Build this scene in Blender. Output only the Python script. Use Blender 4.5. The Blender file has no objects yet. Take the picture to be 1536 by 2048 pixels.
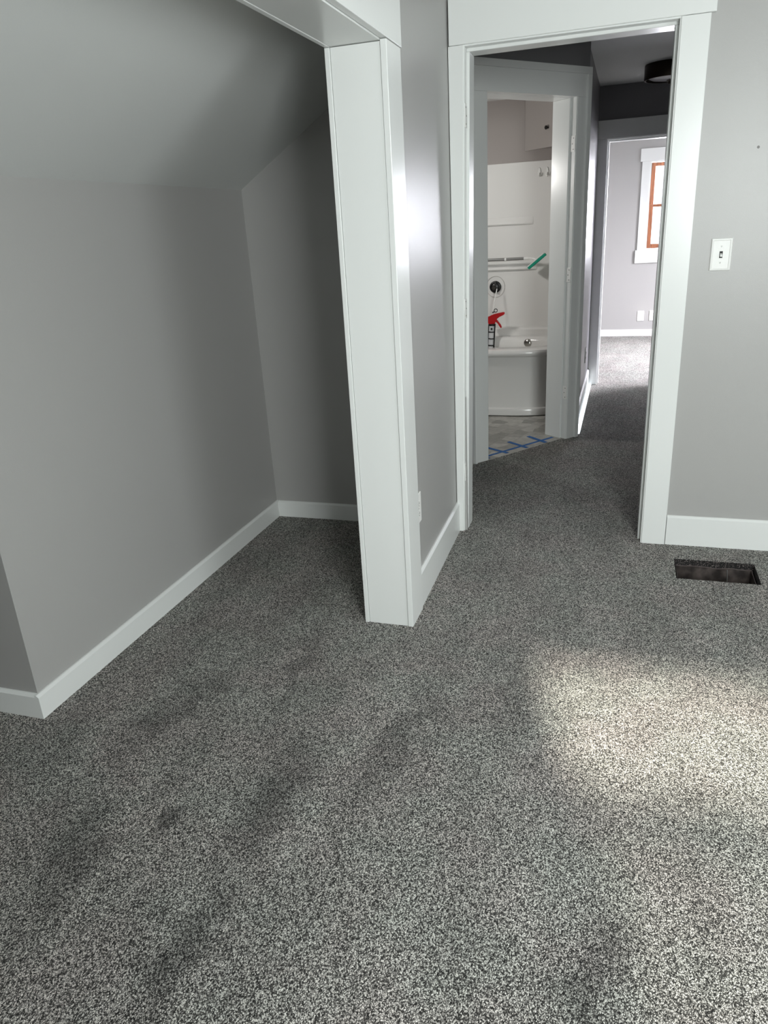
import bpy, bmesh, math, random
from mathutils import Matrix, Vector
C = bpy.context.scene.collection
S = bpy.context.scene
R = math.radians
random.seed(4)

# ------------------------------------------------------------------ camera
cam_d = bpy.data.cameras.new('camera'); cam = bpy.data.objects.new('camera', cam_d); C.objects.link(cam)
cam_d.sensor_fit = 'VERTICAL'; cam_d.sensor_height = 36.0; cam_d.lens = 1472.44 / 2048 * 36.0
cam_d.clip_start = 0.02
cam.matrix_world = Matrix(((0.95321, -0.05844, 0.2966, 0), (0.29729, 0.35918, -0.88465, 0),
                           (-0.05483, 0.93144, 0.35975, 1.4), (0, 0, 0, 1)))
S.camera = cam

# ------------------------------------------------------------------ light
S.view_settings.view_transform = 'Standard'; S.view_settings.look = 'None'
S.view_settings.gamma = 1; S.view_settings.use_curve_mapping = False
S.view_settings.exposure = 1.12
S.cycles.max_bounces = 10; S.cycles.diffuse_bounces = 6
S.cycles.sample_clamp_indirect = 6.0
w = bpy.data.worlds.new('world'); S.world = w; w.use_nodes = True
w.node_tree.nodes['Background'].inputs[0].default_value = (0.86, 0.94, 1.0, 1)
w.node_tree.nodes['Background'].inputs[1].default_value = 1.5

def area(name, loc, direction, sx, sy, power, col, spread=180):
    d = bpy.data.lights.new(name, 'AREA'); d.shape = 'RECTANGLE'; d.size = sx; d.size_y = sy
    d.energy = power; d.color = col; d.spread = R(spread)
    o = bpy.data.objects.new(name, d); C.objects.link(o); o.location = loc
    o.rotation_euler = Vector(direction).to_track_quat('-Z', 'Y').to_euler()
    return o
area('daylight_bedroom_window', (0.90, -0.425, 1.45), (0, 1, -0.42), 0.84, 1.15, 44, (0.95, 1.0, 0.985))
area('daylight_side_window', (2.42, 1.2, 1.45), (-1, 0, -0.1), 1.0, 1.1, 7, (0.95, 1.0, 1.0))
area('daylight_far_window', (0.69, 9.86, 1.46), (0, -1, -0.15), 1.0, 0.92, 50, (0.91, 0.91, 1.0))
area('far_floor_fill_light', (2.46, 7.9, 1.45), (-1, -0.05, -0.66), 1.0, 1.1, 84, (0.93, 0.91, 1.0), 115)  # unseen side source, added and angled down to pool light on the far floor
area('bathroom_vanity_light', (-1.60, 5.05, 1.70), (1.0, 0.72, -0.32), 0.24, 0.12, 4.2, (1.0, 0.97, 0.94))
sun_d = bpy.data.lights.new('sun', 'SUN'); sun_d.energy = 6.0; sun_d.angle = R(3.3); sun_d.color = (1.0, 0.93, 0.80)
sun = bpy.data.objects.new('sun', sun_d); C.objects.link(sun)
sun.rotation_euler = Vector((-0.255, 0.966, -0.71)).to_track_quat('-Z', 'Y').to_euler()

# ------------------------------------------------------------------ materials
def mat(name, col, rough=0.5, spec=0.5, metal=0.0, bump=0.0, bscale=200, coat=0.0):
    m = bpy.data.materials.new(name); m.use_nodes = True; nt = m.node_tree; b = nt.nodes['Principled BSDF']
    b.inputs['Base Color'].default_value = (*col, 1); b.inputs['Roughness'].default_value = rough
    b.inputs['Specular IOR Level'].default_value = spec; b.inputs['Metallic'].default_value = metal
    b.inputs['Coat Weight'].default_value = coat
    if bump:
        tc = nt.nodes.new('ShaderNodeTexCoord'); n = nt.nodes.new('ShaderNodeTexNoise')
        n.inputs['Scale'].default_value = bscale; n.inputs['Detail'].default_value = 3
        bp = nt.nodes.new('ShaderNodeBump'); bp.inputs['Strength'].default_value = bump; bp.inputs['Distance'].default_value = 0.002
        nt.links.new(tc.outputs['Object'], n.inputs['Vector']); nt.links.new(n.outputs[0], bp.inputs['Height'])
        nt.links.new(bp.outputs[0], b.inputs['Normal'])
    return m
def srgb(r, g, b):
    f = lambda c: (c / 255 / 12.92) if c / 255 <= 0.04045 else ((c / 255 + 0.055) / 1.055) ** 2.4
    return (f(r), f(g), f(b))
WALL = mat('grey_eggshell_paint', srgb(170, 169, 167), 0.35, 0.5, bump=0.16, bscale=420)
HALL = mat('hall_wall_grey', srgb(120, 119, 121), 0.36, 0.5, bump=0.16, bscale=260)  # one guessed grey for all hall walls, darker than the bedroom walls
BATHW = mat('bathroom_taupe_paint', srgb(152, 145, 141), 0.45, 0.4, bump=0.12, bscale=260)
CEIL = mat('ceiling_paint', srgb(204, 206, 204), 0.7, 0.3, bump=0.15, bscale=180)
TRIM = mat('white_trim_paint', srgb(228, 230, 228), 0.27, 0.5, bump=0.05, bscale=60)
ACRY = mat('white_acrylic', srgb(226, 225, 222), 0.16, 0.5)
PLATE = mat('white_plastic', srgb(235, 235, 232), 0.42)
DARK = mat('dark_slot', (0.01, 0.01, 0.01), 0.6)
SCREW = mat('screw_metal', srgb(120, 120, 118), 0.35, metal=0.7)
CHROME = mat('chrome', srgb(190, 188, 182), 0.18, metal=1.0)
BLACK = mat('black_plastic', srgb(18, 17, 17), 0.35)
BRONZE = mat('dark_bronze_metal', srgb(52, 44, 38), 0.32, metal=0.8)
FROST = mat('frosted_glass', srgb(150, 150, 155), 0.25)
RED = mat('red_painted_metal', srgb(176, 22, 26), 0.3)
ALU = mat('brushed_aluminium', srgb(150, 150, 148), 0.32, metal=0.6)
GREEN = mat('green_scrub_pad', srgb(20, 150, 122), 0.8, bump=0.6, bscale=400)
TAPE = mat('blue_painter_tape', srgb(38, 100, 168), 0.65)
RAWGREY = mat('grey_sealant', srgb(176, 170, 164), 0.8)
SPACKLE = mat('wall_spackle', srgb(135, 134, 132), 0.8)

def carpet_mat():
    m = bpy.data.materials.new('speckled_grey_carpet'); m.use_nodes = True; nt = m.node_tree; N = nt.nodes; L = nt.links
    b = N['Principled BSDF']; b.inputs['Roughness'].default_value = 0.95; b.inputs['Specular IOR Level'].default_value = 0.08
    b.inputs['Sheen Weight'].default_value = 0.10; b.inputs['Sheen Roughness'].default_value = 0.5
    tc = N.new('ShaderNodeTexCoord')
    def math2(op, a, c, cc=None):
        n = N.new('ShaderNodeMath'); n.operation = op
        for k, v in enumerate((a, c, cc)):
            if v is None: continue
            if isinstance(v, (int, float)): n.inputs[k].default_value = v
            else: L.new(v, n.inputs[k])
        return n.outputs[0]
    def rng(src, a0, a1, b0, b1):
        n = N.new('ShaderNodeMapRange'); n.inputs[1].default_value = a0; n.inputs[2].default_value = a1; n.inputs[3].default_value = b0; n.inputs[4].default_value = b1
        L.new(src, n.inputs[0]); return n.outputs[0]
    # twisted yarn tufts: warped cells, slightly elongated
    wn = N.new('ShaderNodeTexNoise'); wn.inputs['Scale'].default_value = 190; wn.inputs['Detail'].default_value = 2
    L.new(tc.outputs['Object'], wn.inputs['Vector'])
    vm = N.new('ShaderNodeVectorMath'); vm.operation = 'MULTIPLY_ADD'; vm.inputs[1].default_value = (0.005, 0.005, 0.0)
    L.new(wn.outputs['Color'], vm.inputs[0]); L.new(tc.outputs['Object'], vm.inputs[2])
    mpv = N.new('ShaderNodeMapping'); mpv.inputs['Rotation'].default_value = (0, 0, R(35)); mpv.inputs['Scale'].default_value = (1.0, 0.72, 1)
    L.new(vm.outputs[0], mpv.inputs['Vector'])
    v = N.new('ShaderNodeTexVoronoi'); v.inputs['Scale'].default_value = 450; v.inputs['Randomness'].default_value = 1
    L.new(mpv.outputs[0], v.inputs['Vector'])
    sep = N.new('ShaderNodeSeparateColor'); L.new(v.outputs['Color'], sep.inputs[0])
    hgt = math2('SUBTRACT', 1.0, v.outputs['Distance'])
    key = math2('ADD', math2('MULTIPLY', sep.outputs[0], 0.62), math2('MULTIPLY', rng(v.outputs['Distance'], 0.15, 0.62, 1.0, 0.0), 0.38))
    rp = N.new('ShaderNodeValToRGB'); e = rp.color_ramp.elements
    e[0].position = 0.12; e[0].color = (0.012, 0.012, 0.011, 1); e[1].position = 0.92; e[1].color = (0.90, 0.885, 0.85, 1)
    for p, c in ((0.30, (0.070, 0.068, 0.064, 1)), (0.47, (0.26, 0.253, 0.24, 1)), (0.65, (0.66, 0.647, 0.616, 1))):
        q = e.new(p); q.color = c
    L.new(key, rp.inputs[0])
    # pile lay: broad mottling
    mp = N.new('ShaderNodeMapping'); mp.inputs['Rotation'].default_value = (0, 0, R(10)); mp.inputs['Scale'].default_value = (5.5, 2.2, 1)
    L.new(tc.outputs['Object'], mp.inputs['Vector'])
    n2 = N.new('ShaderNodeTexNoise'); n2.inputs['Scale'].default_value = 1.0; n2.inputs['Detail'].default_value = 4; n2.inputs['Roughness'].default_value = 0.6
    L.new(mp.outputs[0], n2.inputs['Vector'])
    fac = rng(n2.outputs[0], 0.34, 0.62, 0.84, 1.10)
    n3 = N.new('ShaderNodeTexNoise'); n3.inputs['Scale'].default_value = 70; n3.inputs['Detail'].default_value = 2
    L.new(tc.outputs['Object'], n3.inputs['Vector'])
    fac = math2('MULTIPLY', fac, rng(n3.outputs[0], 0.3, 0.7, 0.84, 1.14))
    # brushed foot and vacuum marks in the pile: centre, half length, half width, heading
    n5 = N.new('ShaderNodeTexNoise'); n5.inputs['Scale'].default_value = 9; n5.inputs['Detail'].default_value = 3
    L.new(tc.outputs['Object'], n5.inputs['Vector'])
    wv = N.new('ShaderNodeVectorMath'); wv.operation = 'MULTIPLY_ADD'; wv.inputs[1].default_value = (0.26, 0.26, 0); L.new(n5.outputs['Color'], wv.inputs[0])
    of = N.new('ShaderNodeVectorMath'); of.operation = 'ADD'; of.inputs[1].default_value = (-0.13, -0.13, 0); L.new(tc.outputs['Object'], of.inputs[0]); L.new(of.outputs[0], wv.inputs[2])
    for (cx, cy, hl, hw, an, k) in ((-1.046, 1.23, .08, .035, 72, .62), (-.82, 1.35, .27, .075, 88, .72), (-.816, .89, .17, .06, 91, .66), (-1.22, 1.09, .18, .06, 105, .70),
                                    (-1.30, 1.64, .2, .07, 70, .8), (-.56, 1.68, .3, .06, 78, .82), (.02, 1.08, .14, .05, 70, .74), (-.25, 1.95, .35, .05, 100, .86), (-1.0, 2.0, .4, .05, 100, .84)):
        mq = N.new('ShaderNodeMapping'); mq.vector_type = 'TEXTURE'; mq.inputs['Location'].default_value = (cx, cy, 0)
        mq.inputs['Rotation'].default_value = (0, 0, R(an)); mq.inputs['Scale'].default_value = (hl, hw, 1); L.new(wv.outputs[0], mq.inputs['Vector'])
        ln = N.new('ShaderNodeVectorMath'); ln.operation = 'LENGTH'; L.new(mq.outputs[0], ln.inputs[0])
        fac = math2('MULTIPLY', fac, rng(ln.outputs['Value'], 0.4, 1.35, k ** 1.6, 1.0))
    # faint warm / cool yarn tint
    n4 = N.new('ShaderNodeTexNoise'); n4.inputs['Scale'].default_value = 4.2; L.new(tc.outputs['Object'], n4.inputs['Vector'])
    r4 = N.new('ShaderNodeValToRGB'); r4.color_ramp.elements[0].position = 0.38; r4.color_ramp.elements[0].color = (0.97, 0.99, 0.955, 1)
    r4.color_ramp.elements[1].position = 0.62; r4.color_ramp.elements[1].color = (1.0, 0.955, 0.94, 1)
    L.new(n4.outputs[0], r4.inputs[0])
    mc = N.new('ShaderNodeMix'); mc.data_type = 'RGBA'; mc.blend_type = 'MULTIPLY'; mc.inputs[0].default_value = 1
    L.new(rp.outputs[0], mc.inputs[6]); L.new(r4.outputs[0], mc.inputs[7])
    vs = N.new('ShaderNodeVectorMath'); vs.operation = 'SCALE'; L.new(mc.outputs[2], vs.inputs[0]); L.new(fac, vs.inputs['Scale'])
    L.new(vs.outputs[0], b.inputs['Base Color'])
    bp = N.new('ShaderNodeBump'); bp.inputs['Strength'].default_value = 0.9; bp.inputs['Distance'].default_value = 0.0035
    L.new(math2('MULTIPLY_ADD', sep.outputs[1], 0.5, hgt), bp.inputs['Height']); L.new(bp.outputs[0], b.inputs['Normal'])
    return m
CARPET = carpet_mat()

def tile_mat():
    m = bpy.data.materials.new('marble_hexagon_tile'); m.use_nodes = True; nt = m.node_tree; N = nt.nodes; L = nt.links
    b = N['Principled BSDF']; b.inputs['Roughness'].default_value = 0.45
    tc = N.new('ShaderNodeTexCoord')
    mp = N.new('ShaderNodeMapping'); mp.inputs['Rotation'].default_value = (0, 0, R(20)); L.new(tc.outputs['Object'], mp.inputs['Vector'])
    v = N.new('ShaderNodeTexVoronoi'); v.inputs['Scale'].default_value = 11; v.inputs['Randomness'].default_value = 0.35
    v2 = N.new('ShaderNodeTexVoronoi'); v2.inputs['Scale'].default_value = 11; v2.inputs['Randomness'].default_value = 0.35; v2.feature = 'DISTANCE_TO_EDGE'
    L.new(mp.outputs[0], v.inputs['Vector']); L.new(mp.outputs[0], v2.inputs['Vector'])
    sp = N.new('ShaderNodeSeparateColor'); L.new(v.outputs['Color'], sp.inputs[0])
    r = N.new('ShaderNodeValToRGB'); r.color_ramp.elements[0].color = (*srgb(152, 150, 143), 1); r.color_ramp.elements[1].color = (*srgb(196, 194, 187), 1)
    L.new(sp.outputs[0], r.inputs[0])
    n = N.new('ShaderNodeTexNoise'); n.inputs['Scale'].default_value = 26; n.inputs['Detail'].default_value = 5; L.new(tc.outputs['Object'], n.inputs['Vector'])
    mr = N.new('ShaderNodeMapRange'); mr.inputs[1].default_value = .3; mr.inputs[2].default_value = .7; mr.inputs[3].default_value = .82; mr.inputs[4].default_value = 1.08
    L.new(n.outputs[0], mr.inputs[0])
    lt = N.new('ShaderNodeMapRange'); lt.inputs[1].default_value = 0.0; lt.inputs[2].default_value = 0.05; lt.inputs[3].default_value = .82; lt.inputs[4].default_value = 1
    L.new(v2.outputs['Distance'], lt.inputs[0])
    mu = N.new('ShaderNodeMath'); mu.operation = 'MULTIPLY'; L.new(mr.outputs[0], mu.inputs[0]); L.new(lt.outputs[0], mu.inputs[1])
    vs = N.new('ShaderNodeVectorMath'); vs.operation = 'SCALE'; L.new(r.outputs[0], vs.inputs[0]); L.new(mu.outputs[0], vs.inputs['Scale'])
    L.new(vs.outputs[0], b.inputs['Base Color'])
    return m
TILE = tile_mat()

def wood_mat():
    m = bpy.data.materials.new('stained_pine'); m.use_nodes = True; nt = m.node_tree; N = nt.nodes; L = nt.links
    b = N['Principled BSDF']; b.inputs['Roughness'].default_value = 0.4
    tc = N.new('ShaderNodeTexCoord'); mp = N.new('ShaderNodeMapping'); mp.inputs['Scale'].default_value = (30, 30, 2.5)
    n = N.new('ShaderNodeTexNoise'); n.inputs['Scale'].default_value = 2; n.inputs['Detail'].default_value = 5
    r = N.new('ShaderNodeValToRGB'); r.color_ramp.elements[0].position = .3; r.color_ramp.elements[0].color = (*srgb(110, 66, 42), 1)
    r.color_ramp.elements[1].position = .7; r.color_ramp.elements[1].color = (*srgb(158, 102, 72), 1)
    L.new(tc.outputs['Object'], mp.inputs[0]); L.new(mp.outputs[0], n.inputs[0]); L.new(n.outputs[0], r.inputs[0]); L.new(r.outputs[0], b.inputs['Base Color'])
    return m
WOOD = wood_mat()

def duct_mat():
    m = bpy.data.materials.new('dusty_duct_metal'); m.use_nodes = True; nt = m.node_tree; N = nt.nodes; L = nt.links
    b = N['Principled BSDF']; b.inputs['Roughness'].default_value = 0.5; b.inputs['Metallic'].default_value = 0.35
    tc = N.new('ShaderNodeTexCoord'); n = N.new('ShaderNodeTexNoise'); n.inputs['Scale'].default_value = 22; n.inputs['Detail'].default_value = 6
    r = N.new('ShaderNodeValToRGB'); r.color_ramp.elements[0].position = .35; r.color_ramp.elements[0].color = (*srgb(34, 28, 25), 1)
    r.color_ramp.elements[1].position = .75; r.color_ramp.elements[1].color = (*srgb(92, 82, 78), 1)
    L.new(tc.outputs['Object'], n.inputs[0]); L.new(n.outputs[0], r.inputs[0]); L.new(r.outputs[0], b.inputs['Base Color'])
    return m
DUCT = duct_mat()
LIP = mat('metal_lip_highlight', srgb(84, 74, 72), 0.6, metal=0.3)  # metal lip in a lighter tone, its edge highlight put into the colour

def subfloor_mat():
    m = bpy.data.materials.new('rough_subfloor_edge'); m.use_nodes = True; nt = m.node_tree; N = nt.nodes; L = nt.links
    b = N['Principled BSDF']; b.inputs['Roughness'].default_value = 0.9
    tc = N.new('ShaderNodeTexCoord'); n = N.new('ShaderNodeTexNoise'); n.inputs['Scale'].default_value = 210; n.inputs['Detail'].default_value = 3
    r = N.new('ShaderNodeValToRGB'); r.color_ramp.elements[0].position = .52; r.color_ramp.elements[0].color = (.006, .005, .005, 1)
    r.color_ramp.elements[1].position = .72; r.color_ramp.elements[1].color = (.20, .17, .16, 1)
    L.new(tc.outputs['Object'], n.inputs[0]); L.new(n.outputs[0], r.inputs[0]); L.new(r.outputs[0], b.inputs['Base Color'])
    return m
SUBF = subfloor_mat()

def glass_mat():
    m = bpy.data.materials.new('window_glass'); m.use_nodes = True; nt = m.node_tree; N = nt.nodes; L = nt.links
    for x in list(N):
        if x.type == 'BSDF_PRINCIPLED': N.remove(x)
    t = N.new('ShaderNodeBsdfTransparent'); g = N.new('ShaderNodeBsdfGlossy'); g.inputs['Roughness'].default_value = 0.03
    mx = N.new('ShaderNodeMixShader'); mx.inputs[0].default_value = 0.06
    L.new(t.outputs[0], mx.inputs[1]); L.new(g.outputs[0], mx.inputs[2])
    L.new(mx.outputs[0], [x for x in N if x.type == 'OUTPUT_MATERIAL'][0].inputs[0])
    return m
GLASS = glass_mat()

def screen_mat():
    m = bpy.data.materials.new('insect_screen_mesh'); m.use_nodes = True; nt = m.node_tree; N = nt.nodes; L = nt.links
    for x in list(N):
        if x.type == 'BSDF_PRINCIPLED': N.remove(x)
    t = N.new('ShaderNodeBsdfTransparent'); g = N.new('ShaderNodeBsdfDiffuse'); g.inputs[0].default_value = (.05, .05, .05, 1)
    mx = N.new('ShaderNodeMixShader'); mx.inputs[0].default_value = 0.55
    L.new(t.outputs[0], mx.inputs[1]); L.new(g.outputs[0], mx.inputs[2])
    L.new(mx.outputs[0], [x for x in N if x.type == 'OUTPUT_MATERIAL'][0].inputs[0])
    return m
SCREEN = screen_mat()

# ------------------------------------------------------------------ mesh helpers
def box(bm, a, b, bev=0.0):
    x0, y0, z0 = a; x1, y1, z1 = b
    vs = [bm.verts.new(p) for p in ((x0,y0,z0),(x1,y0,z0),(x1,y1,z0),(x0,y1,z0),(x0,y0,z1),(x1,y0,z1),(x1,y1,z1),(x0,y1,z1))]
    fs = [bm.faces.new([vs[i] for i in f]) for f in ((3,2,1,0),(4,5,6,7),(0,1,5,4),(1,2,6,5),(2,3,7,6),(3,0,4,7))]
    if bev:
        es = list({e for f in fs for e in f.edges})
        bmesh.ops.bevel(bm, geom=es, offset=bev, segments=2, profile=0.5, affect='EDGES')
def prism(bm, poly, fn, lo, hi, bev=0.0):
    """poly: list of 2D points; fn(p, t) -> 3D; extruded from lo to hi."""
    a = [bm.verts.new(fn(p, lo)) for p in poly]; b = [bm.verts.new(fn(p, hi)) for p in poly]
    n = len(poly); fs = [bm.faces.new(a[::-1]), bm.faces.new(b)]
    for i in range(n): fs.append(bm.faces.new((a[i], a[(i+1) % n], b[(i+1) % n], b[i])))
    if bev:
        es = list({e for f in fs for e in f.edges})
        bmesh.ops.bevel(bm, geom=es, offset=bev, segments=2, profile=0.5, affect='EDGES')
XY = lambda p, t: (p[0], p[1], t)
XZ = lambda p, t: (p[0], t, p[1])
YZ = lambda p, t: (t, p[0], p[1])
def cyl(bm, p0, p1, r0, r1=None, seg=20, cap=True):
    p0 = Vector(p0); p1 = Vector(p1); r1 = r0 if r1 is None else r1
    q = (p1 - p0).to_track_quat('Z', 'Y')
    A = []; B = []
    for i in range(seg):
        a = 2 * math.pi * i / seg; v = Vector((math.cos(a), math.sin(a), 0))
        A.append(bm.verts.new(p0 + q @ (v * r0))); B.append(bm.verts.new(p1 + q @ (v * r1)))
    for i in range(seg): bm.faces.new((A[i], A[(i+1) % seg], B[(i+1) % seg], B[i]))
    if cap: bm.faces.new(A[::-1]); bm.faces.new(B)
def tube(bm, pts, r, seg=10, closed=False):
    pts = [Vector(p) for p in pts]; rings = []; n = len(pts)
    for i, p in enumerate(pts):
        if closed: t = pts[(i+1) % n] - pts[i-1]
        else: t = pts[min(i+1, n-1)] - pts[max(i-1, 0)]
        q = t.to_track_quat('Z', 'Y'); rr = r[i] if isinstance(r, (list, tuple)) else r
        rings.append([bm.verts.new(p + q @ Vector((math.cos(2*math.pi*k/seg)*rr, math.sin(2*math.pi*k/seg)*rr, 0))) for k in range(seg)])
    for i in range(n if closed else n - 1):
        a = rings[i]; b = rings[(i+1) % n]
        for k in range(seg): bm.faces.new((a[k], a[(k+1) % seg], b[(k+1) % seg], b[k]))
    if not closed: bm.faces.new(rings[0][::-1]); bm.faces.new(rings[-1])
def lathe(bm, prof, centre, axis=(0, 0, 1), seg=40):
    q = Vector(axis).to_track_quat('Z', 'Y'); c = Vector(centre); rings = []
    for (r, h) in prof:
        if r < 1e-6: rings.append([bm.verts.new(c + q @ Vector((0, 0, h)))])
        else: rings.append([bm.verts.new(c + q @ Vector((r*math.cos(2*math.pi*k/seg), r*math.sin(2*math.pi*k/seg), h))) for k in range(seg)])
    for a, b in zip(rings, rings[1:]):
        for k in range(seg):
            l = (k+1) % seg
            if len(a) == 1 and len(b) == 1: continue
            if len(a) == 1: bm.faces.new((a[0], b[k], b[l]))
            elif len(b) == 1: bm.faces.new((a[k], a[l], b[0]))
            else: bm.faces.new((a[k], a[l], b[l], b[k]))
def obj(name, bm, m, parent=None, smooth=False):
    bmesh.ops.recalc_face_normals(bm, faces=bm.faces)
    me = bpy.data.meshes.new(name); bm.to_mesh(me); bm.free(); me.materials.append(m)
    if smooth:
        for p in me.polygons: p.use_smooth = True
        try: me.set_sharp_from_angle(angle=R(38))
        except Exception: pass
    o = bpy.data.objects.new(name, me); C.objects.link(o)
    if parent: o.parent = parent
    return o
def B(): return bmesh.new()
def tag(o, label, cat, group=None, kind=None):
    o['label'] = label; o['category'] = cat
    if group: o['group'] = group
    if kind: o['kind'] = kind
    return o
def thing(name, label, cat, loc=(0, 0, 0), rz=0, group=None, kind=None):
    o = bpy.data.objects.new(name, None); C.objects.link(o); o.location = loc; o.rotation_euler = (0, 0, rz); o.empty_display_size = .1
    return tag(o, label, cat, group, kind)
def struct(name, bm, m, label, cat):
    return tag(obj(name, bm, m), label, cat, kind='structure')
def pbox(name, a, b, m, parent, bev=0.0015, label=None):
    bm = B(); box(bm, a, b, bev); o = obj(name, bm, m, parent)
    if label: o['label'] = label
    return o

# ------------------------------------------------------------------ angled bathroom wall frame of reference
TH = R(51); P0 = Vector((-0.770, 4.412))
U = Vector((math.cos(TH), math.sin(TH))); NN = Vector((-math.sin(TH), math.cos(TH)))
def loc2(s, d): p = P0 + U * s + NN * d; return (p.x, p.y)

# ------------------------------------------------------------------ floors
VX0, VX1, VY0, VY1 = 0.262, 0.577, 2.920, 3.113      # duct opening
bm = B()
def quad(x0, y0, x1, y1): bm.faces.new([bm.verts.new((x, y, 0)) for x, y in ((x0,y0),(x1,y0),(x1,y1),(x0,y1))])
quad(-2.9, -0.5, VX0, 3.4); quad(VX1, -0.5, 2.45, 3.4); quad(VX0, -0.5, VX1, VY0); quad(VX0, VY1, VX1, 3.4)
e0 = loc2(-1.25, 0.0); e1 = loc2(0.0, -0.004); e2 = loc2(0.70, 0.03); e3 = loc2(0.86, 0.03)
bm.faces.new([bm.verts.new((x, y, 0)) for x, y in ((e0[0], 3.4), (0.75, 3.4), (0.75, 6.75), (e3[0], 6.75), e3, e2, e1, e0)])
quad(-2.0, 6.75, 2.5, 9.7)
struct('floor', bm, CARPET, 'speckled grey carpet running through bedroom, hall and far room', 'carpet')
bm = B()
bm.faces.new([bm.verts.new((x, y, 0.0)) for x, y in (e0, e1, e2, loc2(0.84, 0.03), (-0.36, 6.4), (-1.9, 6.4), (-1.9, e0[1]))])
struct('floor_bathroom', bm, TILE, 'pale grey marble hexagon tile floor in the bathroom', 'tile floor')

# ------------------------------------------------------------------ walls
H1 = 2.36; HH = 2.334; HB = 2.256
DW = 3.278                                           # bedroom face of the door wall
bm = B(); box(bm, (-0.86, DW, 0), (-0.675, 3.40, H1)); box(bm, (0.14, DW, 0), (2.45, 3.40, H1)); box(bm, (-0.675, DW, 2.052), (0.14, 3.40, H1))
struct('wall_front', bm, WALL, 'grey painted wall around the open doorway, light switch on it', 'wall')
bm = B(); box(bm, (-1.83, 3.31, 0), (-0.86, 3.40, H1))
struct('wall_closet_back', bm, WALL, 'dark shaded grey back wall inside the closet alcove', 'wall')
# partition between closet and bedroom (slightly out of square)
px = lambda y: -0.706 - 0.0186 * (y - 2.42)
bm = B()
prism(bm, [(px(2.335), 2.335), (px(DW), DW), (-0.86, DW), (-0.86, 2.335)], XY, 0, H1)
prism(bm, [(-0.706, 0.42), (px(2.335), 2.335), (-0.86, 2.335), (-0.86, 0.42)], XY, 1.91, H1)
prism(bm, [(-0.706, -0.45), (-0.706, 0.42), (-0.86, 0.42), (-0.86, -0.45)], XY, 0, H1)
struct('wall_partition', bm, WALL, 'narrow satin grey wall between closet opening and doorway', 'wall')
# low knee wall of the closet and its return
KX = -1.705
bm = B(); prism(bm, [(1.531, 0), (3.31, 0), (3.31, 1.596), (1.531, 1.596)], YZ, KX, KX - 0.12)
struct('wall_knee', bm, WALL, 'low grey knee wall under the sloped ceiling', 'wall')
bm = B(); box(bm, (-2.9, 1.531, 0), (KX - 0.12, 1.65, 1.6))

struct('wall_return', bm, WALL, 'grey wall return at the left edge beside the knee wall corner', 'wall')
bm = B(); box(bm, (-2.9, -0.45, 0), (-2.8, 1.54, 1.3))
struct('wall_left', bm, WALL, 'grey outer wall of the closet, out of view at left', 'wall')
# sloped ceiling
sl = lambda x: 1.596 + 0.64 * (x - KX)
bm = B(); prism(bm, [(-2.92, sl(-2.92)), (-0.86, sl(-0.86)), (-0.86, sl(-0.86) + .12), (-2.92, sl(-2.92) + .12)], XZ, -0.5, 3.32)
struct('ceiling_closet', bm, CEIL, 'sloped ceiling over the closet alcove', 'ceiling')
bm = B(); box(bm, (-0.87, -0.5, H1), (2.5, 3.42, H1 + .1)); struct('ceiling', bm, CEIL, 'flat bedroom ceiling above the frame', 'ceiling')
# back wall with window, right wall with window
BW = -0.45
bm = B()
WX0, WX1, WZ0, WZ1 = 0.455, 1.36, 0.85, 2.06
box(bm, (-2.9, BW - .14, 0), (WX0, BW, H1)); box(bm, (WX1, BW - .14, 0), (2.5, BW, H1)); box(bm, (WX0, BW - .14, 0), (WX1, BW, WZ0)); box(bm, (WX0, BW - .14, WZ1), (WX1, BW, H1))
struct('wall_back', bm, WALL, 'grey wall behind the viewpoint with the bedroom window', 'wall')
bm = B()
box(bm, (2.3, -0.5, 0), (2.4, 0.65, H1)); box(bm, (2.3, 1.75, 0), (2.4, 3.4, H1)); box(bm, (2.3, .65, 0), (2.4, 1.75, .85)); box(bm, (2.3, .65, 2.0), (2.4, 1.75, H1))
struct('wall_right', bm, WALL, 'grey right bedroom wall, out of view', 'wall')
# angled bathroom wall (left of opening and above it)
bm = B()
def sprism(s0, s1, d0, d1, z0, z1): prism(bm, [loc2(s0, d0), loc2(s1, d0), loc2(s1, d1), loc2(s0, d1)], XY, z0, z1)
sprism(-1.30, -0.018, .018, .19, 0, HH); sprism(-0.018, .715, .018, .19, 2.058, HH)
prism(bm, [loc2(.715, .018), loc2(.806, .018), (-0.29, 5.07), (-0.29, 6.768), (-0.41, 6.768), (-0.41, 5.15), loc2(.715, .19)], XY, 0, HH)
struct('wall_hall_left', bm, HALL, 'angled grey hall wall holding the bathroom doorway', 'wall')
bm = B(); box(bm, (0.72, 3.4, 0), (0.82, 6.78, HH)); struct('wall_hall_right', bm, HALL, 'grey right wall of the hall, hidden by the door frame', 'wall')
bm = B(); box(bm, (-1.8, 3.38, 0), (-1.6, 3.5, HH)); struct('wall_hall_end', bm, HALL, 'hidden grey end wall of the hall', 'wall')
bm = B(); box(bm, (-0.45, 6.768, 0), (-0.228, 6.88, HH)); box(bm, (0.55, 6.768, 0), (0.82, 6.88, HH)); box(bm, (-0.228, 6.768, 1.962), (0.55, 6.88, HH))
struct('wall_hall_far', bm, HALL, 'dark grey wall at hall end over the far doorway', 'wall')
bm = B(); prism(bm, [(-1.85, 3.39), (0.83, 3.39), (0.83, 6.89), (-0.40, 6.89), (-0.40, 5.12), loc2(.80, .12), loc2(-1.35, .12)], XY, HH, HH + .08)
struct('ceiling_hall', bm, CEIL, 'dim flat hall ceiling with the round light on it', 'ceiling')
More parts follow.
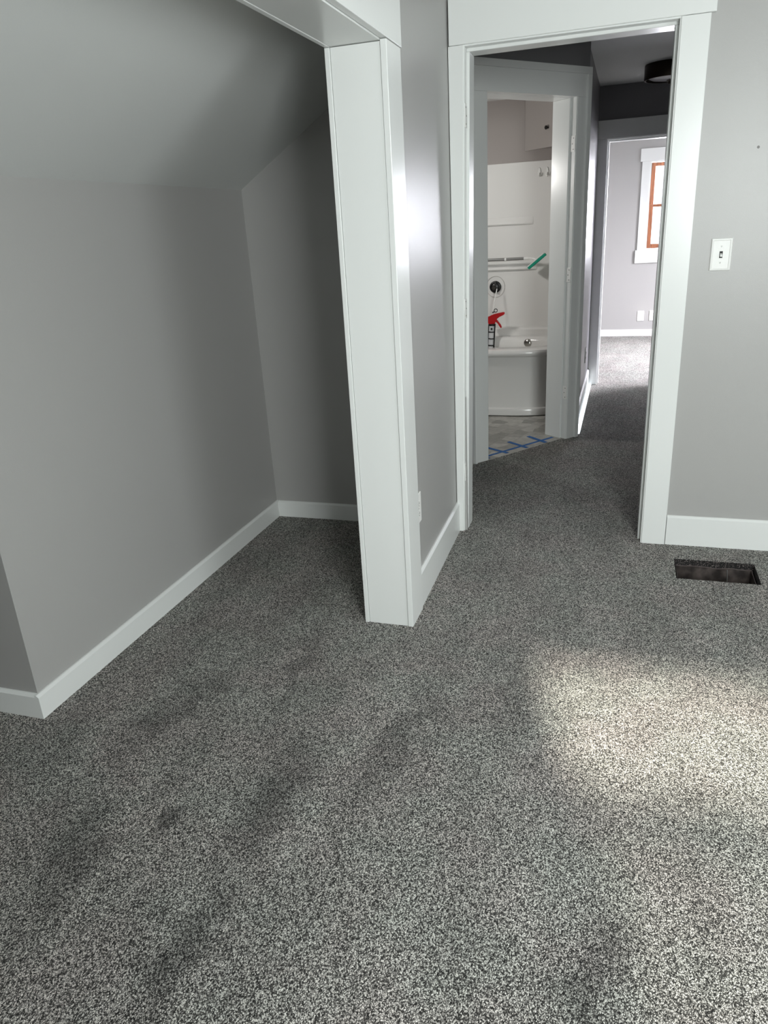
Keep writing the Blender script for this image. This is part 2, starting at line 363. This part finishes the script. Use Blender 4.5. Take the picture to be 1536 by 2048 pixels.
# bathroom shell
bm = B(); box(bm, (-2.0, 6.35, 0), (-0.35, 6.45, HB + .1)); struct('wall_bathroom_back', bm, BATHW, 'warm grey bathroom wall above the white tub surround', 'wall')
bm = B(); box(bm, (-2.05, 3.2, 0), (-1.93, 6.45, HB + .1)); struct('wall_bathroom_left', bm, BATHW, 'bathroom side wall hidden behind the door frame', 'wall')
bm = B(); prism(bm, [loc2(-1.30, .16), loc2(.83, .16), (-0.35, 5.2), (-0.35, 6.4), (-2.0, 6.4), (-2.0, 3.3)], XY, HB, HB + .06)
struct('ceiling_bathroom', bm, TRIM, 'white bathroom ceiling seen at the top of its doorway', 'ceiling')
# far room shell
bm = B()
FX0, FX1, FZ0, FZ1 = 0.178, 1.20, 0.99, 1.932
FY = 9.645
box(bm, (-2.0, FY, 0), (FX0, FY + .14, HH)); box(bm, (FX1, FY, 0), (2.5, FY + .14, HH)); box(bm, (FX0, FY, 0), (FX1, FY + .14, FZ0)); box(bm, (FX0, FY, FZ1), (FX1, FY + .14, HH))
struct('wall_far_room_back', bm, WALL, 'lilac grey far room wall around the brown window', 'wall')
bm = B()
box(bm, (2.3, 6.78, 0), (2.4, 7.35, HH)); box(bm, (2.3, 8.5, 0), (2.4, 9.8, HH)); box(bm, (2.3, 7.35, 0), (2.4, 8.5, .8)); box(bm, (2.3, 7.35, 2.1), (2.4, 8.5, HH))
struct('wall_far_room_right', bm, WALL, 'far room side wall, out of view', 'wall')
bm = B(); box(bm, (-2.1, 6.78, 0), (-2.0, 9.8, HH)); struct('wall_far_room_left', bm, WALL, 'far room left wall, out of view', 'wall')
bm = B(); box(bm, (-2.1, 6.80, 0), (-0.45, 6.88, HH)); box(bm, (0.82, 6.80, 0), (2.4, 6.88, HH)); struct('wall_far_room_front', bm, WALL, 'far room wall facing the window, out of view', 'wall')
bm = B(); box(bm, (-2.1, 6.89, HH), (2.45, 9.8, HH + .08)); struct('ceiling_far_room', bm, CEIL, 'far room ceiling, out of view', 'ceiling')

# ------------------------------------------------------------------ baseboards
def base(name, pts, h, label, th=0.014):
    """pts: face line on the wall (list of xy); board stands on its left-hand side (room side)."""
    bm = B()
    for (x0, y0), (x1, y1) in zip(pts, pts[1:]):
        d = Vector((x1 - x0, y1 - y0)).normalized(); n = Vector((-d.y, d.x)) * th
        prof = [(0, 0), (1, 0), (1, h - .008), (.55, h - .002), (0.35, h)]
        a = [bm.verts.new((x0 + n.x * k, y0 + n.y * k, z)) for k, z in prof + [(0, h)]]
        b = [bm.verts.new((x1 + n.x * k, y1 + n.y * k, z)) for k, z in prof + [(0, h)]]
        m = len(a); bm.faces.new(a); bm.faces.new(b[::-1])
        for i in range(m): bm.faces.new((a[i], a[(i+1) % m], b[(i+1) % m], b[i]))
    return struct(name, bm, TRIM, label, 'baseboard')
base('baseboard_front', [(2.28, DW), (0.231, DW)], 0.137, 'white baseboard right of the doorway above the floor duct')
base('baseboard_partition', [(px(DW - .004), DW - .004), (px(2.462), 2.462)], 0.147, 'tall white baseboard on the narrow wall left of the doorway')
base('baseboard_knee', [(KX, 1.517), (KX, 3.31)][::-1], 0.086, 'long low white baseboard along the knee wall')
base('baseboard_closet_back', [(-0.87, 3.31), (KX + .014, 3.31)], 0.086, 'short white baseboard across the closet back wall')
base('baseboard_return', [(KX, 1.531), (-2.8, 1.531)], 0.086, 'white baseboard stub at the left edge turning the corner')
base('baseboard_hall', [(-0.29, 5.09), (-0.29, 6.745)][::-1], 0.137, 'white hall baseboard between bathroom frame and far doorway')
base('baseboard_far_room', [(2.28, FY), (-1.99, FY)], 0.078, 'white baseboard under the far window')

# ------------------------------------------------------------------ door frames
def door_frame(name, label, loc, rz, lt, lb, r, H, cwl, cwr, hh, over_l, over_r, depth, rab, hinges=None, band=0.0, hs=0.012, strike=False):
    """local axes: x right, y away, z up; y=0 is the face of the casings"""
    t = thing(name, label, 'door frame', loc, rz, kind='structure')
    T = 0.018
    ol = lt - cwl
    bm = B(); prism(bm, [(lb, 0), (lt, H), (ol, H), (ol, 0)], XZ, 0, T, .0012); obj('casing', bm, TRIM, t)
    bm = B(); box(bm, (r, 0, 0), (r + cwr, T, H), .0012); obj('casing', bm, TRIM, t)
    bm = B(); box(bm, (ol - over_l, -.004 if not band else 0, H + (.001 if not band else 0.0003)), (r + cwr + over_r, T, H + hh), .0016); obj('head_casing', bm, TRIM, t)
    if band:
        bm = B(); box(bm, (ol - .006, -.012, H + hh - band), (r + cwr + .006, T, H + hh + .002), .002)
        box(bm, (r + cwr - band * .75, -.012, 0), (r + cwr + .006, T, H + hh - band), .002)
        box(bm, (ol - .006, -.012, 0), (ol + band * .3, T, H + hh - band), .002); obj('back_band', bm, TRIM, t)
    g = 0.005
    # jamb linings with a rabbet at the casing side
    def side(x0b, x0t, sgn):
        bm = B()
        prism(bm, [(x0b + sgn*g, 0), (x0t + sgn*g, H - (g if hs > .01 else 0)), (x0t - sgn*.016, H - (g if hs > .01 else 0)), (x0b - sgn*.016, 0)], XZ, T * .25, depth, .0012)
        obj('jamb', bm, TRIM, t)
        bm = B()
        prism(bm, [(x0b + sgn*(g+.012), 0), (x0t + sgn*(g+.012), H - g - hs), (x0t + sgn*(g-.001), H - g - hs), (x0b + sgn*(g-.001), 0)], XZ, rab, depth - .003, .0025)
        obj('door_stop', bm, TRIM, t)
    side(lb, lt, 1); side(r, r, -1)
    bm = B(); box(bm, (lt - .014, T * .25, H - (g if hs > .01 else 0)), (r + .014, depth, H + .014), .0012); obj('head_jamb', bm, TRIM, t)
    bm = B(); box(bm, (lt + g, rab, H - g - hs), (r - g, depth - .003, H - g - hs + .013), max(0, min(.0025, hs * .4))); obj('head_stop', bm, TRIM, t)
    if strike:
        pbox('strike_hole', (r - g - .0006, .016, .958), (r - g + .0005, .036, .978), DARK, t, 0)
    if hinges:
        xs, sg, zz = hinges
        for z in zz:
            zf = z / H; x0 = (lb + (lt - lb) * zf + g) if sg > 0 else r - g
            bm = B(); box(bm, (min(x0, x0 + sg*.003), T * .25 + .001, z - .043), (max(x0, x0 + sg*.003), rab - .006, z + .043), .0012)
            hl = obj('hinge_leaf', bm, PLATE, t)
            bm = B()
            for dz in (-.03, 0, .03): cyl(bm, (x0 + sg*.0025, T*.25 + .014 + (.008 if dz == 0 else 0), z + dz), (x0 + sg*.0042, T*.25 + .014 + (.008 if dz == 0 else 0), z + dz), .0035, .0028, 10)
            obj('screw', bm, SCREW, hl)
    return t
door_frame('door_1', 'large white doorway frame with empty hinge rebate, opening from bedroom to hall', (0, 3.26, 0), 0,
           -0.659, -0.690, 0.130, 2.042, 0.060, 0.098, 0.155, -0.004, 0.016, 0.142, 0.044, hinges=(0, 1, (1.80, 1.05, 0.30)), strike=True)
door_frame('door_2', 'white bathroom doorway frame set at an angle, hinge leaves on its right jamb', (P0.x, P0.y, 0), TH,
           0.006, 0.004, 0.697, 2.044, 0.108, 0.095, 0.15, 0, 0, 0.186, 0.046, hinges=(0, -1, (1.80, 1.06, 0.315)), band=0.034, hs=-.004)
door_frame('door_3', 'shadowed doorway frame at the end of the hall', (0, 6.75, 0), 0,
           -0.214, -0.214, 0.54, 1.956, 0.088, 0.10, 0.135, -0.002, 0.0, 0.13, 0.044)
# strike hole on bedroom door's right jamb
# closet opening trim
t = thing('trim_1', 'tall white boxed trim lining the closet opening, post and header', 'trim', kind='structure')
ZH = 1.894
bm = B(); box(bm, (-0.860, 2.322, 0), (-0.709, 2.345, ZH), .0008); obj('jamb', bm, TRIM, t)
bm = B(); box(bm, (-0.860, 0.42, ZH + .002), (-0.709, 2.345, ZH + .022), .0008); obj('head_jamb', bm, TRIM, t)
bm = B(); box(bm, (-0.7075, 2.318, 0), (-0.688, 2.462, ZH + .004), .0016); obj('casing', bm, TRIM, t)
bm = B(); box(bm, (-0.877, 2.318, 0), (-0.8615, 2.46, ZH), .0012); obj('casing', bm, TRIM, t)
bm = B(); box(bm, (-0.7075, 0.26, ZH + .006), (-0.686, 2.470, ZH + .17), .0016); obj('head_casing', bm, TRIM, t)
bm = B(); box(bm, (-0.877, 0.26, ZH + .001), (-0.8615, 2.332, ZH + .15), .0012); obj('head_casing', bm, TRIM, t)
bm = B(); box(bm, (-0.860, 0.42, 0), (-0.709, 0.44, ZH), .0008); obj('jamb', bm, TRIM, t)
bm = B(); box(bm, (-0.7075, 0.26, 0), (-0.688, 0.424, ZH), .0016); obj('casing', bm, TRIM, t)

# ------------------------------------------------------------------ windows
def window(name, label, x0, x1, z0, z1, y, sgn, casing=True, wood=WOOD, zm=None):
    """y: room face of wall; sgn: +1 room lies toward -y"""
    t = thing(name, label, 'window', (0, y, 0), 0 if sgn > 0 else math.pi, kind='structure')
    if sgn < 0: x0, x1 = -x1, -x0
    cw = .092
    if casing:
        for a in (x0 - cw, x1):
            bm = B(); box(bm, (a, -.018, z0), (a + cw, 0, z1), .0015); obj('casing', bm, TRIM, t)
        bm = B(); box(bm, (x0 - cw - .021, -.022, z1 + .0005), (x1 + cw + .021, 0, z1 + .133), .0015); obj('head_casing', bm, TRIM, t)
        bm = B(); box(bm, (x0 - cw - .018, -.022, z0 - .145), (x1 + cw + .018, 0, z0 - .0005), .0015); obj('apron', bm, TRIM, t)
    bm = B()
    box(bm, (x0, -.012, z0), (x0 + .010, .13, z1)); box(bm, (x1 - .010, -.012, z0), (x1, .13, z1)); box(bm, (x0 + .01, -.012, z1 - .010), (x1 - .01, .13, z1)); box(bm, (x0 + .01, -.012, z0), (x1 - .01, .13, z0 + .010))
    obj('jamb', bm, TRIM, t)
    zm = zm or (z0 + z1) / 2
    for (a, b, yy, rail) in ((zm - .01, z1 - .012, .075, .035), (z0 + .012, zm + .02, .035, .05)):
        s = x0 + .012; e = x1 - .012; st = .045
        bm = B(); box(bm, (s, yy, a), (s + st, yy + .035, b), .003); box(bm, (e - st, yy, a), (e, yy + .035, b), .003)
        box(bm, (s + st, yy, a), (e - st, yy + .035, a + (rail if yy < .05 else .03)), .003); box(bm, (s + st, yy, b - (.03 if yy < .05 else .04)), (e - st, yy + .035, b), .003)
        sh = obj('sash', bm, wood, t)
        bm = B(); box(bm, (s + st - .005, yy + .015, a + .02), (e - st + .005, yy + .019, b - .02)); obj('pane', bm, GLASS, sh)
    return t
window('window_1', 'brown wooden sash window with white casing in the far room, glowing with daylight', FX0, FX1, FZ0, FZ1, FY, 1)
w2 = window('window_2', 'bedroom window behind the viewpoint', WX0, WX1, WZ0, WZ1, BW, -1, zm=1.535)
bm = B(); box(bm, (-WX1 + .012, .118, WZ0 + .012), (-WX0 - .012, .119, 1.53)); obj('insect_screen', bm, SCREEN, w2)

# ------------------------------------------------------------------ electrical
def outlet(label, loc, rz, group=None):
    t = thing('wall_outlet', label, 'outlet', loc, rz, group)
    pbox('cover_plate', (-.0385, -.006, -.0595), (.0385, 0, .0595), PLATE, t, .003)
    for z in (-.0195, .0195):
        bm = B(); prism(bm, [(.0165*math.cos(a)*1.0, z + max(-.0125, min(.0125, .0165*math.sin(a)))) for a in [2*math.pi*k/24 for k in range(24)]], XZ, -.0078, -.005); sk = obj('socket', bm, PLATE, t)
        bm = B()
        for x in (-.006, .006): box(bm, (x - .001, -.0082, z - .002), (x + .001, -.0077, z + .006))
        cyl(bm, (0, -.0082, z - .007), (0, -.0077, z - .007), .0022, seg=10)
        obj('slot', bm, DARK, sk)
    bm = B(); cyl(bm, (0, -.0068, 0), (0, -.0055, 0), .003, seg=12); obj('screw', bm, SCREW, t)
    return t
outlet('white outlet on the narrow wall, seen edge-on beside the closet trim', (px(2.506) + .0005, 2.506, 0.402), R(90))
outlet('white hall outlet seen edge-on past the bathroom frame', (-0.2895, 6.20, 0.352), R(90))
outlet('white outlet below the far window, fully visible one', (0.177, FY - .0005, 0.237), 0, 'outlets under the far window')
outlet('white outlet below the far window, half hidden by door frame', (0.314, FY - .0005, 0.239), 0, 'outlets under the far window')

t = thing('light_switch', 'white toggle light switch on the wall right of the doorway', 'light switch', (0.3405, DW - .0005, 1.231))
W2, H2 = .0375, .0595
bm = B()   # bevelled plate with a shallow dished face
outer = [(-W2, -H2), (W2, -H2), (W2, H2), (-W2, H2)]
rings = []
for inset, y in ((0, 0), (0, -.003), (.002, -.0055), (.0065, -.0062), (.0085, -.0048), (.0095, -.0046)):
    rings.append([bm.verts.new((x - math.copysign(inset, x), y, z - math.copysign(inset, z))) for x, z in outer])
for a, b in zip(rings, rings[1:]):
    for k in range(4): bm.faces.new((a[k], a[(k+1) % 4], b[(k+1) % 4], b[k]))
bm.faces.new(rings[-1]); bm.faces.new(rings[0][::-1])
obj('cover_plate', bm, PLATE, t)
pbox('toggle_slot', (-.0058, -.0052, -.0125), (.0058, -.0044, .0125), DARK, t, 0)
bm = B(); prism(bm, [(-.0045, -.007), (-.0165, -.0075), (-.0170, -.0015), (-.0045, .005)], YZ, -.0036, .0036, .0008)
obj('toggle', bm, PLATE, t)
for z in (-.030, .030):
    bm = B(); cyl(bm, (0, -.0046, z), (0, -.0056, z), .0032, .0028, 14); obj('screw', bm, SCREW, t)
bm = B(); lathe(bm, [(0, 0.0006), (.004, 0.0005), (.005, 0)], (0.430, DW, 1.60), (0, -1, 0), 12)
tag(obj('nail_hole_patch', bm, SPACKLE), 'small dark nail mark high on the wall right of the doorway', 'wall mark')

# ------------------------------------------------------------------ floor duct
t = thing('floor_duct_opening', 'open uncovered heating duct in the carpet right of the doorway', 'floor vent', ((VX0+VX1)/2, (VY0+VY1)/2, 0))
hx = (VX1 - VX0) / 2; hy = (VY1 - VY0) / 2
bm = B()   # subfloor rim
box(bm, (-hx - .01, hy, -.23), (hx + .01, hy + .01, -.001)); box(bm, (-hx - .01, -hy - .01, -.23), (hx + .01, -hy, -.001)); box(bm, (-hx - .01, -hy, -.23), (-hx, hy, -.001)); box(bm, (hx, -hy, -.23), (hx + .01, hy, -.001))
obj('subfloor_rim', bm, SUBF, t)
bm = B()   # sheet metal boot, wavy top lip
n = 30
top = []; mid = []; bot = []
for k in range(n + 1):
    x = -hx + .006 + (2*hx - .012) * k / n
    zt = -.024 - .0012 * math.sin(k * .5) - .0025 * math.exp(-((k - 16) / 2.5) ** 2)
    top.append(bm.verts.new((x, hy - .012 - .0015*math.sin(k*.8), zt))); mid.append(bm.verts.new((x, hy - .020 + .003*math.sin(k*.45), -.09))); bot.append(bm.verts.new((x, hy - .03, -.22)))
for a, b in ((top, mid), (mid, bot)):
    for k in range(n): bm.faces.new((a[k], a[k+1], b[k+1], b[k]))
obj('boot_wall', bm, DUCT, t, smooth=True)
bm = B(); prism(bm, [(hy - .012, -.026), (-hy + .01, -.026), (-hy + .02, -.22), (hy - .02, -.22)], YZ, hx - .010, hx - .0085); obj('boot_wall', bm, DUCT, t)
bm = B(); prism(bm, [(hy - .012, -.026), (-hy + .01, -.026), (-hy + .02, -.22), (hy - .02, -.22)], YZ, -hx + .010, -hx + .0085); obj('boot_wall', bm, DUCT, t)
bm = B(); box(bm, (-hx + .01, -hy + .012, -.22), (hx - .01, -hy + .0135, -.026)); obj('boot_wall', bm, DUCT, t)
bm = B(); box(bm, (-hx, -hy, -.225), (hx, hy, -.22)); obj('boot_floor', bm, DARK, t)
bm = B(); tube(bm, [(-hx + .008 + (2*hx - .016) * k / n, hy - .013 - .0015*math.sin(k*.8), -.0235 - .0012 * math.sin(k * .5) - .0025 * math.exp(-((k - 16) / 2.5) ** 2)) for k in range(n + 1)], .0018, 6); tube(bm, [(hx - .0095, hy - .014, -.025), (hx - .0095, -hy + .012, -.025)], .0018, 6); obj('boot_lip', bm, LIP, t)
bm = B(); tube(bm, [(.055, hy - .0145, -.028), (.058, hy - .018, -.06), (.060, hy - .021, -.10), (.061, hy - .028, -.2)], .0016, 6); obj('seam', bm, ALU, t)

# ------------------------------------------------------------------ hall ceiling light
t = thing('ceiling_light', 'dark bronze round drum light under the hall ceiling', 'ceiling light', (0.196, 6.10, HH))
bm = B(); lathe(bm, [(0, 0), (.165, 0), (.167, -.004), (.167, -.088), (.165, -.094), (.155, -.094), (.153, -.088), (.153, -.06)], (0, 0, 0), seg=56); obj('drum', bm, BRONZE, t, True)
bm = B(); lathe(bm, [(.153, -.074), (.12, -.090), (.07, -.098), (0, -.101)], (0, 0, 0), seg=48); obj('diffuser', bm, FROST, t, True)
bm = B(); lathe(bm, [(.0, -.098), (.020, -.099), (.020, -.104), (.010, -.110), (.012, -.116), (.007, -.124), (0, -.126)], (0, 0, 0), seg=24); obj('finial', bm, BRONZE, t, True)

# ------------------------------------------------------------------ bathtub
t = thing('bathtub', 'white bow-front bathtub seen through the bathroom doorway', 'bathtub', (-1.17, 5.93, 0))
NT = 96
def front(x):
    k = max(0.0, x + .95) / .54 if x > -1.17 else max(0.0, -1.39 - x) / .54
    return 5.530 + .10 * k ** 3.2
def outer_pt(a, out, lift=0):
    ca, sa = math.cos(a), math.sin(a)
    n = 9.0; hxx, hyy = .754, .405
    r = (abs(ca / hxx) ** n + abs(sa / hyy) ** n) ** (-1 / n)
    x = -1.17 + r * ca; y = 5.93 + r * sa
    if sa < 0:
        tt = min(1, (-r * sa) / hyy); y = 5.93 - tt * (5.93 - front(x)); y -= out * tt
    return x + 1.17, y - 5.93
def inner_pt(a, ax, ay):
    ca, sa = math.cos(a), math.sin(a); n = 3.4
    r = (abs(ca / ax) ** n + abs(sa / ay) ** n) ** (-1 / n)
    return r * ca, r * sa + .01
bm = B(); rings = []
for out, z in ((-.012, .004), (0, .010), (.002, .05), (-.003, .060), (-.018, .066), (-.022, .10), (-.024, .43), (-.016, .448), (.004, .458), (.010, .468), (.010, .486), (.002, .498), (-.012, .502)):
    rings.append([bm.verts.new((*outer_pt(2*math.pi*k/NT, out), z)) for k in range(NT)])
for ax, ay, z in ((.675, .275, .502), (.660, .262, .495), (.650, .252, .475), (.60, .225, .28), (.56, .20, .17), (.46, .15, .135), (.2, .07, .13)):
    rings.append([bm.verts.new((*inner_pt(2*math.pi*k/NT, ax, ay), z)) for k in range(NT)])
for a, b in zip(rings, rings[1:]):
    for k in range(NT): bm.faces.new((a[k], a[(k+1) % NT], b[(k+1) % NT], b[k]))
bm.faces.new(rings[-1])
obj('basin', bm, ACRY, t, True)
bm = B(); lathe(bm, [(0, .012), (.012, .012), (.026, .009), (.032, .004), (.032, 0)], (.425, .240, .458), (-.1, -1, .15), 28); obj('overflow_cap', bm, CHROME, t, True)

t = thing('tub_surround', 'glossy white moulded wall surround behind the bathtub', 'tub surround', (0, 6.35, 0))
bm = B(); box(bm, (-1.925, -.014, .515), (-.425, -.001, 1.815), .004); obj('back_panel', bm, ACRY, t)
bm = B(); box(bm, (-.424, -.75, .516), (-.412, -.001, 1.815), .004); obj('side_panel', bm, ACRY, t)
def ledge(z, x0, x1, dep, h, name):
    bm = B(); n = 60; rr = []
    prof = [(0, .003), (-dep*.2, .001), (-dep*.3, -h*.1), (-dep*.6, -h*.42), (-dep*.95, -h*.70), (-dep, -h*.80), (-dep*.85, -h*.90), (-dep*.4, -h*.98), (0, -h)]
    for k in range(n + 1):
        x = x0 + (x1 - x0) * (1 - (1 - k / n) ** 1.6); e = min(1, (x1 - x) / .22); e = math.sqrt(max(0.0, 1 - (1 - e) ** 2)) if e < 1 else 1
        rr.append([bm.verts.new((x, -.013 + p * max(e, .02), z + q)) for p, q in prof])
    for a, b in zip(rr, rr[1:]):
        for k in range(len(prof) - 1): bm.faces.new((a[k], a[k+1], b[k+1], b[k]))
    obj(name, bm, ACRY, t, True)
ledge(1.420, -1.92, -.735, .030, .060, 'shelf'); ledge(1.076, -1.92, -.70, .030, .060, 'shelf') 
bm = B(); prism(bm, [(-.0145, .5025), (-.075, .5025), (-.078, .552), (-.066, .566), (-.0145, .572)], YZ, -1.92, -.426); obj('rear_ledge', bm, ACRY, t)

# shower valve rough-in
t = thing('shower_valve', 'black shower valve cartridge in a ring mark on the surround', 'shower valve', (-1.036, 6.333, 0.893))
bm = B(); tube(bm, [(.076*math.cos(2*math.pi*k/40) * (1 + .01*math.sin(k*2.3)), -.001, .084*math.sin(2*math.pi*k/40)) for k in range(40)], .0016, 6, True); obj('sealant_ring', bm, RAWGREY, t)
bm = B(); lathe(bm, [(.047, 0), (.047, .012), (.043, .016), (.036, .017), (.034, .012), (.030, .012), (.030, .030), (.024, .034), (0, .034)], (0, 0, 0), (0, -1, 0), 36); obj('valve_body', bm, BLACK, t, True)
bm = B(); lathe(bm, [(.018, .030), (.018, .055), (.012, .060), (.010, .075), (0, .076)], (-.006, 0, -.004), (0, -1, 0), 24); obj('stem', bm, mat('worn_valve_metal', srgb(70, 66, 62), .35, metal=.6), t, True)
bm = B(); box(bm, (-.004, -.04, .022), (.005, -.018, .044), .001); obj('clip', bm, CHROME, t)

# caulk gun hanging from the valve
t = thing('caulk_gun', 'red handled caulk gun hanging from the black valve over the tub', 'caulk gun', (-1.055, 6.14, 0.700), group=None)
bm = B(); tube(bm, [(.046, .10, .185), (.040, .08, .145), (.034, .04, .08), (.028, .005, .01), (.026, 0, -.02)], .0042, 8); obj('plunger_rod', bm, PLATE, t, True)
bm = B(); tube(bm, [(.052 + .013*math.cos(a), 0, .024 + .013*math.sin(a)) for a in [R(k) for k in range(-150, 200, 20)]], .0032, 8)
tube(bm, [(.024, 0, .008), (.034, 0, .012), (.042, 0, .016)], .006, 8); obj('release_hook', bm, BLACK, t, True)
f = lambda u, v: (u * .0041, -v * .0042 + u * .0002)
bm = B(); prism(bm, [f(*p) for p in ((-5.5, 6), (.3, 4.6), (6, 2.2), (11, .9), (20, -.3), (28.2, -1.6), (30.6, -.3), (30.6, 1.8), (29, 3.9), (20, 7.4), (14.2, 10.4), (12.4, 13), (11.5, 19.7), (-1.2, 19.7), (-3, 14))], XZ, -.014, .014, .004); obj('handle', bm, RED, t)
bm = B(); prism(bm, [f(*p) for p in ((10.5, 12), (14.6, 11), (18.7, 16.5), (22.6, 21.5), (24.6, 25.5), (24.6, 28.2), (22.6, 28.6), (20.6, 24.3), (17, 19.6), (13.5, 15.5), (11, 14.5))], XZ, -.009, .009, .003); obj('trigger', bm, RED, t)
top = Vector((.0215, 0, -.082)); bot = Vector((.008, 0, -.335))
bm = B(); cyl(bm, top, bot, .0235, .0235, 28); ct = obj('cartridge', bm, mat('cartridge_label', srgb(205, 206, 208), .4), t, True)
bm = B()   # skeleton frame with rounded windows
ax = (bot - top).normalized(); qx = ax.to_track_quat('Z', 'Y')
for k, wdt in ((0, .014), (.058, .009), (.112, .009), (.166, .009), (.22, .014)):
    cyl(bm, top + ax * k, top + ax * (k + wdt), .0268, seg=28)
for a in (20, 160, 200, 340):
    v = Vector((math.cos(R(a)) * .0262, math.sin(R(a)) * .0262, 0)); tube(bm, [top + v, bot + v - ax*.02], .0042, 8)
obj('barrel_frame', bm, BLACK, t)
bm = B(); box(bm, (.015, -.0262, -.128), (.029, -.0225, -.110)); obj('label_mark', bm, DARK, ct)

# scrubber resting on the lower shelf
t = thing('scrub_brush', 'grey pole scrubber with green pad lying along the tub surround', 'scrub brush', (-0.925, 6.225, 1.108))
bm = B(); cyl(bm, (-.62, 0, .000), (.135, -.006, 0.003), .0115, seg=20); obj('pole', bm, ALU, t, True)
bm = B(); cyl(bm, (-.020, -.004, .0015), (-.006, -.004, .0015), .0138, seg=20); obj('locking_collar', bm, PLATE, t, True)
bm = B(); cyl(bm, (.133, -.006, .003), (.172, -.008, .003), .0128, .011, 20); cyl(bm, (.172, -.008, .003), (.212, -.014, .001), .0085, .007, 16); obj('socket', bm, PLATE, t, True)
hd = bpy.data.objects.new('head', None)
def rot_box(name, a, b, ang, c, m, par, bev):
    bm = B(); box(bm, a, b, bev); bm.transform(Matrix.Translation(c) @ Matrix.Rotation(-ang, 4, 'Y')); return obj(name, bm, m, par)
AN = R(38); c = Vector((.236, -.02, -.018))
rot_box('head_plate', (-.078, -.034, .006), (.078, .034, .014), AN, c, PLATE, t, .003)
rot_box('scrub_pad', (-.082, -.038, -.014), (.082, .038, .006), AN, c, GREEN, t, .003)
bm = B(); tube(bm, [(.205, -.014, .001), (.222, -.018, -.004), (.232, -.02, -.008)], [.007, .008, .010], 10); obj('swivel', bm, PLATE, t, True)

# adhesive hooks
def hook(x, label):
    t = thing('wall_hook', label, 'hook', (x, 6.336, 1.733), group='adhesive hooks on the surround')
    bm = B(); prism(bm, [(.0095*math.cos(a), .034*math.sin(a)) for a in [2*math.pi*k/28 for k in range(28)]], XZ, -.008, 0, .002); obj('mount', bm, PLATE, t, True)
    bm = B(); tube(bm, [(0, -.008, -.005), (0, -.014, -.020), (0, -.026, -.026), (0, -.034, -.016), (0, -.036, -.004)], [.006, .006, .006, .005, .004], 10); obj('prong', bm, PLATE, t, True)
hook(-.697, 'left of two white adhesive hooks high on the surround')
hook(-.638, 'right of two white adhesive hooks, nearer the door jamb')

# corner cabinet above the surround
t = thing('corner_cabinet', 'pale grey corner cabinet with black knob above the tub', 'cabinet', (-0.80, 6.35, 0))
bm = B(); prism(bm, [(.012, -.004), (.385, -.377), (.385, -.004)], XY, 1.897, HB - .002); obj('carcass', bm, mat('cabinet_grey_paint', srgb(156, 150, 146), .4), t)
q = Vector((.7071, -.7071)); nn = Vector((-.7071, -.7071))
def cp(s, d): v = q * s + nn * d; return (v.x, v.y)
bm = B(); prism(bm, [cp(.004, .0), cp(.53, .0), cp(.53, .018), cp(.004, .018)], XY, 1.888, HB - .004, .002); dr = obj('door', bm, mat('cabinet_door_paint', srgb(162, 156, 152), .35), t)
bm = B(); kx = cp(.275, .018); lathe(bm, [(.007, 0), (.006, .010), (.013, .016), (.014, .022), (.009, .027), (0, .028)], (kx[0], kx[1], 2.018), (nn.x, nn.y, 0), 24); obj('knob', bm, BLACK, dr, True)

# painter's tape on the tile edge
def strip(p, q2, wd, label, z, group='blue tape strips on the threshold'):
    p = Vector(p); q2 = Vector(q2); d = (q2 - p).normalized(); n = Vector((-d.y, d.x)) * wd / 2
    bm = B(); prism(bm, [tuple(p - n), tuple(q2 - n), tuple(q2 + n), tuple(p + n)], XY, z, z + .0006)
    return tag(obj('tape_strip', bm, TAPE), label, 'tape', group)
strip(loc2(.035, .068), loc2(.665, .094), .022, 'long blue tape strip running along the threshold', .0006)
strip(loc2(.562, .225), loc2(.538, .032), .028, 'short blue tape cross strip nearest the right jamb', .0014)
strip(loc2(.373, .218), loc2(.364, .028), .028, 'short blue tape cross strip in the middle of the threshold', .0014)
strip(loc2(.178, .212), loc2(.192, .028), .028, 'short blue tape cross strip nearer the left jamb', .0014)
strip(loc2(.022, .075), loc2(.030, .022), .028, 'stub of blue tape against the left door jamb', .0014)
